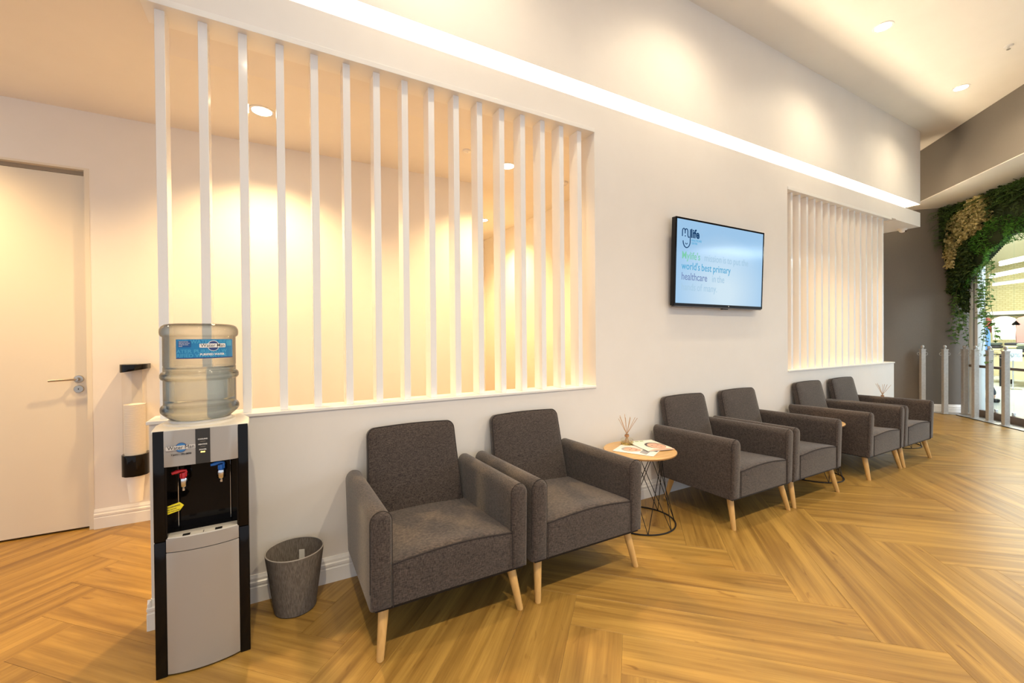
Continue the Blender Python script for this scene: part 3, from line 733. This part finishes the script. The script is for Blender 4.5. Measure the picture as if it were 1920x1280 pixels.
# ------------------------------------------------------------------ ceiling devices
def device(name, loc, lab, cat, prof, m):
    t = empty(name, loc, 0, lab, cat); obj('base', lathe(prof, 24), m, t); return t
d = device('sprinkler_head', (6.502,-1.162,ZC), 'small sprinkler head on the high ceiling right of the spotlights', 'sprinkler', [(.035,0),(.033,-.006),(.012,-.008)], TRIM)
obj('nozzle', lathe([(.008,-.006),(.008,-.03),(.016,-.032),(.016,-.035)], 14), CHROME, d)
d = device('ceiling_sensor', (1.43,.848,ZB), 'small round sensor on the low ceiling behind the middle slats', 'sensor', [(.035,0),(.033,-.010),(.020,-.016)], TRIM)
obj('lens', lathe([(.012,-.015),(.010,-.022)], 14), TRIM, d)
d = device('smoke_detector', (2.585,1.071,ZB), 'white smoke detector on the low ceiling behind the last slats', 'smoke detector', [(.055,0),(.053,-.018),(.040,-.028)], TRIM)
obj('chamber', lathe([(.032,-.026),(.030,-.038)], 18), TRIM, d)
d = empty('security_camera', (8.02,.17,ZO+.02), 0, 'small white dome camera under the end of the bulkhead', 'camera')
obj('mount', lathe([(.055,0),(.055,-.016),(.045,-.022)], 24), TRIM, d)
obj('dome', lathe([(.042,-.020),(.040,-.034),(.030,-.046),(.014,-.053)], 24), TRIM, d)
obj('lens', lathe([(.014,0),(.014,.012)], 16), BLACKG, d).matrix_local = frame((.0,-.030,-.038),(1,0,0),(0,.5,1))

# ------------------------------------------------------------------ silver posts at the shopfront
def make_post():
    t = empty('barrier_post', (0,0,0)); h = 1.035; w = .030
    obj('shaft', box(-w,w,-w,w,.0,h,.002,1), GALV, t)
    c = obj('cap', box(-w-.004,w+.004,-w-.004,w+.004,h,h+.016,.002,1), GALV, t)
    obj('finial', lathe([(.010,h+.014),(.014,h+.022),(.012,h+.030),(.021,h+.042),(.024,h+.056),(.020,h+.070),(.008,h+.080)], 20), GALV, t)
    obj('foot_plate', box(-.045,.045,-.045,.045,0,.006,.001,1), GALV, t)
    for s in (-1,1):
        obj('ring', tube([(s*(w+.022+.020*cos(2*pi*i/16)), .0, .972+.022*sin(2*pi*i/16)) for i in range(16)], .0035, 6, closed=True), GALV, t)
        obj('eyelet', tube([(s*w,0,.972),(s*(w+.006),0,.972)], .006, 8), GALV, t)
    return t
PO = make_post()
posts = [((9.43,.375),'silver post farthest left, standing alone before the grey wall'),((9.525,.13),'silver post second from left before the grey wall'),((9.75,-.04),'silver post third from left, in the corner by the glass front'),
         ((9.425,-.238),'silver post fourth from left, below the white door jamb'),((9.258,-.425),'silver post fifth from left before the glass'),((9.002,-.636),'silver post sixth from left before the glass, next to the frame edge'),((8.72,-.92),'silver post farthest right, cut by the picture edge')]
for i, ((x,y), lab) in enumerate(posts):
    o = PO if i == 0 else copy_tree(PO); o.location = (x,y,.008); o.rotation_euler = (0,0,radians(-45)); tag(o, lab, 'post', 'barrier posts at the shopfront')
o = None
gT = (9.93-9.53)/s2
th = sbox(.0,9,-.25,gT,-.004,.008); 
struct('trim_4', th, THRESH, smooth=False)
struct('trim_5', prism([(9.30,.62),(9.53,.27),(9.53,-.04),(9.93,0)], -.004, .0075, 'xyz'), THRESH, smooth=False)
struct('trim_6', sbox(.28,9,gT-.004,gT+.003,-.004,.010), BLACKM, smooth=False)

# ------------------------------------------------------------------ glass shopfront
wi = empty('window_1', (0,0,0), kind='structure')
obj('jamb', join(sbox(.165,.225,-.05,.05,0,2.75,.004), sbox(.285,.345,-.05,.05,0,2.75,.004)), WHITEAL, wi)
obj('jamb_channel', sbox(.22,.29,-.03,.03,0,2.75), mat('grey_gasket',(.22,.26,.30),.4), wi, smooth=False)
obj('bottom_rail', sbox(.345,9,-.03,.03,.008,.11,.003), BROWNAL, wi)
obj('push_bar', sbox(.20,9,.045,.075,.775,.815,.003), BROWNAL, wi)
for k, (a, b) in enumerate(((.35,.62),(.628,.93),(.938,1.6),(1.608,2.6),(2.608,4.0))):
    obj('pane', sbox(a,b,-.006,.006,.09,2.76), GLASS, wi, smooth=False)
    obj('patch_fitting', sbox(b-.012,b+.02,-.014,.014,.10,.16,.002), CHROME, wi)

# ------------------------------------------------------------------ green wall
def leafmat(n, c0, c1, rough=.55):
    m = mat(n, c0, rough, spec=.25); t, N, L, b = nt(m)
    g = N.new('ShaderNodeNewGeometry'); r = N.new('ShaderNodeValToRGB'); r.color_ramp.elements[0].color = (*c0,1); r.color_ramp.elements[1].color = (*c1,1)
    L.new(g.outputs['Random Per Island'], r.inputs[0]); L.new(r.outputs[0], b.inputs['Base Color']); return m
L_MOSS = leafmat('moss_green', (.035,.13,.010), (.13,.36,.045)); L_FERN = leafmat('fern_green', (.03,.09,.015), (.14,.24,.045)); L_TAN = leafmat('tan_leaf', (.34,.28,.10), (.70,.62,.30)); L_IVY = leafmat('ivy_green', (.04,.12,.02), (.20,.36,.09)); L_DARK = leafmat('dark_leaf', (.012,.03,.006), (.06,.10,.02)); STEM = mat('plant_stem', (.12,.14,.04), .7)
def leaf(V, Fc, p, d, n, ln, wd, fold=.25):
    d = d.normalized(); sd = d.cross(n);
    if sd.length < 1e-4: sd = d.orthogonal()
    sd.normalize(); nn = sd.cross(d); i = len(V)
    V += [p, p+d*ln*.35+sd*wd*.5+nn*fold*wd, p+d*ln*.75+sd*wd*.36+nn*fold*wd*.8, p+d*ln, p+d*ln*.75-sd*wd*.36+nn*fold*wd*.8, p+d*ln*.35-sd*wd*.5+nn*fold*wd]
    Fc += [(i,i+1,i+2,i+3),(i,i+3,i+4,i+5)]
nA = eG.copy(); nB = eS.copy(); ZV = Vector((0,0,1))
R = random.random
def rv(): return Vector((R()-.5,R()-.5,R()-.5))*2
def surf(q):                  # q>0 along the shopfront, q<0 along the grey wall: point and outward normal
    return (CC+eS*q+nA*.05, nA) if q >= 0 else (CC+eG*(-q), nB)
gw = empty('green_wall', tuple(CC), 0, 'overhanging green wall of moss, ferns and tan foliage around the glass door head', 'plants')
def pobj(n, V, Fc, m):
    o = obj(n, ([v-CC for v in V], Fc), m, gw, smooth=False); o['kind'] = 'stuff'; return o
def zlow(q):
    if q >= 0: return 1.96+.64*min(1,q/1.0)**1.15
    t = -q; return 1.72 if t < .10 else 1.72+(t-.10)/.30*1.35
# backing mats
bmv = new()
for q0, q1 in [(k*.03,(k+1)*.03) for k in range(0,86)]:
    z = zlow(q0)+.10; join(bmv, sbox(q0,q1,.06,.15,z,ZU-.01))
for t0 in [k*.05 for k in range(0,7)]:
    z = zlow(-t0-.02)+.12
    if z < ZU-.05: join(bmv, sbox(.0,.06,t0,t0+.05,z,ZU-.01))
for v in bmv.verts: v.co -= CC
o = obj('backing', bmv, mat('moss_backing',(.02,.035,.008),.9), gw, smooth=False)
V, Fc = [], []
for k in range(9000):         # bright moss cushion
    q = .05+R()*2.2; z = zlow(q)-.02+R()*.78
    if z > 2.98 or z > ZU: continue
    P, n = surf(q); P = P+ZV*z+n*(.08+.06*sin(q*9)*sin(z*11)+.05*R()); d = n+rv()*.9
    leaf(V, Fc, P, d, rv(), .022+.02*R(), .012)
pobj('moss', V, Fc, L_MOSS)
V, Fc = [], []
for k in range(7500):         # tan rounded foliage, a diagonal drift
    f = R(); q = -.34+f*1.15; zc = 2.62+f*.62; P, n = surf(q)
    z = zc+(R()-.5)*.56*(1-.3*abs(f-.4))
    if z > ZU-.05: continue
    if sin(q*23+1)*sin(z*19+2) < -.55: continue
    P = P+ZV*z+n*(.12+.12*R()); d = n*.5+rv()+ZV*-.2
    leaf(V, Fc, P, d, n+rv()*.6, .034+.018*R(), .034)
pobj('tan_foliage', V, Fc, L_TAN)
V, Fc = [], []
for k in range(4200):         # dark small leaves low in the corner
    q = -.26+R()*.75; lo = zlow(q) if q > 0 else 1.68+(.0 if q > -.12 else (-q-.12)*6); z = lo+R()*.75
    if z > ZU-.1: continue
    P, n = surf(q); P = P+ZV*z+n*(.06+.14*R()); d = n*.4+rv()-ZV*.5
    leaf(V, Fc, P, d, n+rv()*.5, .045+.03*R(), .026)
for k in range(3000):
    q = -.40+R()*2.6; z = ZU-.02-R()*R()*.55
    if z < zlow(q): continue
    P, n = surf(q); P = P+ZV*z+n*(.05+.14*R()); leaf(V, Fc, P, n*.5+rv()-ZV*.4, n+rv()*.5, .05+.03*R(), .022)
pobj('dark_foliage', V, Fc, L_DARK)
for k in range(92):           # fern fronds
    f = k/63; q = -.38+f*2.4+(R()-.5)*.1 if k < 64 else -.20-.22*R(); P, n = surf(q)
    zt_ = ZU-.04-R()*.22 if q > -.12 else ZU-.08-R()*.62
    base = P+ZV*zt_+n*.06; side = (eS if q >= 0 else eG)
    d0 = n*1.0+side*((R()-.5)*1.6 if k < 64 else R()*1.2)+ZV*(.05+.35*R()); d0.normalize(); V, Fc = [], []; ln = .32+.20*R(); p = base.copy(); d = d0.copy(); st_ = [p.copy()]
    for j in range(16):
        p = p+d*ln/16; d = (d-ZV*.07).normalized(); st_.append(p.copy()); sd = d.cross(ZV)
        if sd.length < 1e-3: sd = d.orthogonal()
        sd.normalize(); l2 = .075*(1-j/17)**.7
        for s in (-1,1): leaf(V, Fc, p.copy(), sd*s+d*.35-ZV*.15, ZV, l2, .014, .1)
    fr = obj('fern_frond', ([v-CC for v in V], Fc), L_FERN, gw, smooth=False); fr['kind'] = 'stuff'
# hanging ivy strands
def ivy(start, end, lab, nleaf, wob=.03, big=.055):
    s = Vector(start); e = Vector(end); t = empty('ivy_strand', tuple(s), 0, lab, 'ivy', 'hanging ivy strands'); pts = []
    ph = R()*6
    for j in range(13):
        f = j/12; pts.append((e-s)*f+Vector((sin(ph+f*7)*wob, cos(ph+f*6)*wob, 0))*min(1,f*3))
    obj('stem', tube(pts, .003, 5), STEM, t)
    V, Fc = [], []
    for k in range(nleaf):
        f = R(); j = min(11, int(f*12)); p = pts[j].lerp(pts[j+1], f*12-j)
        a = R()*2*pi; d = Vector((cos(a),sin(a),-.5-.5*R())); p2 = p+d*.035*R(); sz = big*(.6+.6*R()); n = Vector((cos(a),sin(a),.8))
        leaf(V, Fc, p2, d, n, sz, sz*.55, .15); sd = d.cross(n).normalized()
        for s_ in (-1,1): leaf(V, Fc, p2+d.normalized()*sz*.15, d*.4+sd*s_*.9, n, sz*.6, sz*.35, .15)
    lo = obj('leaves', (V, Fc), L_IVY, t, smooth=False); lo['kind'] = 'stuff'
def SP(q, z, o=.16): P, n = surf(q); return P+n*o+ZV*z
for k, (q, z0, z1, o) in enumerate(((-.11,2.0,1.38,.10),(-.06,1.95,1.10,.12),(.01,1.95,1.22,.13),(.07,2.0,1.15,.13),(.14,2.1,1.32,.13),(-.08,1.9,1.55,.08))):
    ivy(SP(q,z0,o), SP(q+.01,z1,o), 'ivy strand before the grey wall, '+('farthest left of all','longest of all','second longest, beside the corner','right at the inner corner','just over the white door jamb','shortest of all')[k], 46)
for k, (q, z0, z1) in enumerate(((.58,2.3,1.55),(.66,2.35,1.05),(.73,2.4,.86),(.83,2.42,1.20),(.62,2.3,1.75))):
    ivy(SP(q,z0,.14), SP(q+.03,z1,.14), 'ivy strand before the door glass, '+('nearest the white jamb','second from the white jamb','longest of the group','farthest right of the group','shortest of the group')[k], 60)

# ------------------------------------------------------------------ mall and shop beyond the glass
MF = mat('mall_tile', (.62,.66,.66), .18)
struct('floor_mall', sbox(-14,9,-18,-.25,-.12,0), MF, smooth=False)
struct('ceiling_mall', box(10.6,24,-6,8,3.6,3.7), mat('shop_ceiling',(.5,.46,.30),.8), smooth=False)
BRK = mat('yellow_brick', (.72,.62,.30), .8)
def brick_nodes():
    t, N, L, b = nt(BRK); tc = N.new('ShaderNodeTexCoord'); mp = N.new('ShaderNodeMapping'); mp.inputs['Rotation'].default_value = (0,radians(90),radians(90)) 
    sp = N.new('ShaderNodeSeparateXYZ'); cb_ = N.new('ShaderNodeCombineXYZ'); L.new(tc.outputs['Object'], sp.inputs[0]); L.new(sp.outputs[1], cb_.inputs[0]); L.new(sp.outputs[2], cb_.inputs[1])
    k = N.new('ShaderNodeTexBrick'); k.inputs['Scale'].default_value = 4; k.inputs['Color1'].default_value = (.60,.54,.32,1); k.inputs['Color2'].default_value = (.54,.48,.28,1); k.inputs['Mortar'].default_value = (.45,.38,.18,1); k.inputs['Mortar Size'].default_value = .03
    L.new(cb_.outputs[0], k.inputs['Vector']); L.new(k.outputs[0], b.inputs['Base Color'])
brick_nodes()
ml_ = bpy.data.lights.new('mall_lamp', 'AREA'); ml_.energy = 700; ml_.size = 5; ml_.color = (.80,.90,1); mo_ = bpy.data.objects.new('mall_lamp', ml_); COL.objects.link(mo_); mo_.location = (12.2,-4.2,3.6)
struct('wall_shop', box(21,21.2,-4,8,0,3.6), BRK, smooth=False)
TUBE = emit('tube_glow', (1,.98,.80), 9)
for i, (a, b) in enumerate((((20.6,2.0),(18.6,-.6)),((17.73,1.43),(15.6,-.3)),((14.75,.62),(13.1,-.8)))):
    A = Vector((*a,2.9)); B = Vector((*b,2.9)); t = empty('tube_light', tuple(A), 0, ('fluorescent tube light deepest in the shop','middle fluorescent tube light in the shop','nearest fluorescent tube light in the shop')[i], 'light', 'shop tube lights')
    obj('tube', tube([(0,0,0), B-A], .022, 10), TUBE, t); obj('fitting', tube([Vector((0,0,.06)), B-A+Vector((0,0,.06))], .03, 6), TRIM, t)
al = bpy.data.lights.new('shop_lamp', 'AREA'); al.energy = 300; al.size = 6; al.size_y = 4; al.shape = 'RECTANGLE'; al.color = (1,.96,.84); ao = bpy.data.objects.new('shop_lamp', al); COL.objects.link(ao); ao.location = (16,1,3.5)
sh = empty('wall_shelf', (20.7,1.5,1.97), 0, 'long white shelf over the clothes at the back of the shop', 'shelf')
obj('board', box(-.2,.28,-3,2,-.03,.05,.004), TRIM, sh); obj('lip', box(-.22,-.2,-3,2,-.05,.06), TRIM, sh, smooth=False)
rk = empty('clothes_rail', (19.6,1.4,0), 0, 'dark clothes rail in the shop beyond the glass', 'clothes rail')
obj('bar', tube([(0,-1.5,1.86),(0,1.5,1.86)], .016, 8), BLACKM, rk)
for y in (-1.5,1.5): obj('upright', tube([(0,y,0),(0,y,1.87)], .018, 8), BLACKM, rk); obj('foot', box(-.25,.25,y-.02,y+.02,0,.03), BLACKM, rk, smooth=False)
def garment(y, m, lab, ln=.62, w=.40):
    t = empty('hanging_shirt', (19.6,y,1.84), 0, lab, 'clothing', 'shirts on the shop rail')
    out = [(-.06,0),(.06,0),(w*.42,-.06),(w*.72,-.26),(w*.60,-.32),(w*.46,-.20),(w*.50,-ln),(-w*.50,-ln),(-w*.46,-.20),(-w*.60,-.32),(-w*.72,-.26),(-w*.42,-.06)]
    obj('fabric', prism(out, -.04, .04, 'yzx', .02), m, t); obj('hook', tube([(0,0,-.01),(0,0,.03)], .005, 6), CHROME, t)
garment(1.55, mat('shirt_white',(.86,.82,.74),.8), 'white shirt hanging on the shop rail', .72, .50)
garment(1.05, mat('shirt_pink',(.68,.30,.28),.8), 'pink shirt hanging on the shop rail at the picture edge', .85, .52)
garment(2.02, mat('shirt_red',(.25,.05,.045),.8), 'red shirt hanging on the shop rail behind the man', .5, .40)
for k, (x, y, lab) in enumerate(((17.2,.95,'low display table with folded dark clothes in the shop'),(16.2,.15,'cream display table with folded clothes at the picture edge'))):
    t = empty('display_table', (x,y,0), 0, lab, 'table', 'shop display tables')
    obj('table_top', box(-.5,.5,-.7,.7,.80,.84,.004), mat('shop_oak',(.5,.40,.22),.5), t)
    obj('drawer_block', box(-.42,.42,-.62,.62,.18,.74,.004), mat('cream_block',(.72,.62,.36),.6), t)
    for sx in (-.46,.46):
        for sy in (-.66,.66): obj('leg', box(sx-.025,sx+.025,sy-.025,sy+.025,0,.80), BLACKM, t, smooth=False)
    cm = [mat('cloth_a',(.06,.08,.07),.9), mat('cloth_b',(.30,.34,.26),.9), mat('cloth_c',(.55,.52,.36),.9), mat('cloth_d',(.03,.03,.04),.9)]
    for pi_, sy in enumerate((-.48,-.10,.30)):
        for h in range(3):
            f = empty('folded_garment', (x-.1+R()*.04,y+sy,.84+h*.075), radians(R()*8-4), ('lowest','middle','topmost')[h]+' folded garment of the '+('right','centre','left')[pi_]+' pile on the '+('low','cream')[k]+' shop table', 'clothing', 'folded clothes on the shop tables')
            obj('cloth', box(-.17,.17,-.16,.16,0,.072,.025), cm[(h+k+pi_)%4], f)
cs = empty('price_card', (15.0,.47,0), 0, 'pale card with discount figures on a stand in the shop', 'sign')
obj('stand', tube([(0,0,0),(0,0,.68)], .012, 8), CHROME, cs); obj('foot', lathe([(.14,0),(.14,.012),(.02,.02)], 24), CHROME, cs)
cf = (Vector((0,-DY,0))-Vector((15.0,.47,0))).normalized(); cx = Vector((-cf.y,cf.x,0))
c_ = obj('card', box(-.14,.14,-.14,.14,-.004,.004), mat('card_blue_white',(.66,.78,.84),.5), cs, smooth=False); c_.matrix_local = frame((0,0,.80),cx,(0,0,1))
text('card_lettering', '20%', .13, mat('card_ink',(.25,.33,.42),.5), c_, frame((0,-.045,.005),(1,0,0),(0,1,0)), align='CENTER')

# person in the mall: body as one skinned surface, shirt and trousers as clothing
def skin(name, verts, edges, radii, m, parent, root=0, sub=2):
    me = bpy.data.meshes.new(name); me.from_pydata(verts, edges, []); o = bpy.data.objects.new(name, me); COL.objects.link(o); o.parent = parent
    md = o.modifiers.new('skin', 'SKIN'); md.use_smooth_shade = True
    for i, r in enumerate(radii): v = me.skin_vertices[0].data[i]; v.radius = (r, r) if not isinstance(r, tuple) else r
    for v in me.skin_vertices[0].data: v.use_root = False
    me.skin_vertices[0].data[root].use_root = True
    s = o.modifiers.new('sub', 'SUBSURF'); s.levels = sub; s.render_levels = sub
    me.materials.append(m); return o
pp = empty('person', (11.75,.26,0), radians(200), 'person in a blue shirt and dark trousers walking past outside the glass', 'person')
SKN = mat('skin_tone', (.50,.30,.22), .5)
pv = [(0,0,.92),(0,0,1.10),(0,0,1.28),(0,0,1.40),(0,0,1.47),(0,-.01,1.54),(0,-.02,1.60),(0,-.01,1.67),(.18,0,1.38),(.23,.02,1.12),(.22,-.06,.90),(.215,-.08,.82),(-.18,0,1.38),(-.23,-.02,1.12),(-.22,-.12,.92),(-.215,-.14,.84),(.095,0,.86),(.10,-.08,.48),(.10,-.02,.08),(.10,-.14,.04),(-.095,0,.86),(-.10,.06,.48),(-.10,.20,.10),(-.10,.10,.04)]
pe = [(0,1),(1,2),(2,3),(3,4),(4,5),(5,6),(6,7),(3,8),(8,9),(9,10),(10,11),(3,12),(12,13),(13,14),(14,15),(0,16),(16,17),(17,18),(18,19),(0,20),(20,21),(21,22),(22,23)]
pr = [.13,.12,.14,.10,.055,.075,.085,.07,.055,.042,.032,.035,.055,.042,.032,.035,.085,.058,.040,.035,.085,.058,.040,.035]
skin('body', pv, pe, pr, SKN, pp)
skin('shirt', [(0,0,.86),(0,0,1.10),(0,0,1.28),(0,0,1.41),(.19,0,1.385),(.235,.02,1.14),(.232,-.03,1.02),(-.19,0,1.385),(-.235,-.02,1.14),(-.232,-.07,1.02)], [(0,1),(1,2),(2,3),(3,4),(4,5),(5,6),(3,7),(7,8),(8,9)], [.165,.155,.165,.105,.075,.062,.058,.075,.062,.058], mat('blue_shirt',(.18,.36,.66),.8), pp)
skin('trousers', [(0,0,.92),(.098,0,.84),(.10,-.08,.48),(.10,-.02,.10),(-.098,0,.84),(-.10,.06,.48),(-.10,.20,.12)], [(0,1),(1,2),(2,3),(0,4),(4,5),(5,6)], [.145,.105,.078,.062,.105,.078,.062], mat('dark_trousers',(.03,.035,.05),.9), pp)
hr = obj('hair', lathe([(.0,1.742),(.045,1.736),(.074,1.712),(.084,1.68),(.080,1.64),(.066,1.60)], 20, (0,.022), caps=False), mat('grey_hair',(.30,.28,.26),.8), pp)
for s in (-1,1):
    obj('ear', lathe([(.004,-.02),(.014,0),(.004,.024)], 8, (s*.088,-.005)), SKN, pp).location = (0,0,1.62)
    obj('shoe', box(s*.10-.045,s*.10+.045,-.22 if s > 0 else .02,.06 if s > 0 else .28,0,.075,.03), BLACKM, pp)
obj('nose', lathe([(.006,0),(.014,-.03),(.006,-.042)], 8, (0,-.105)), SKN, pp).location = (0,0,1.635)
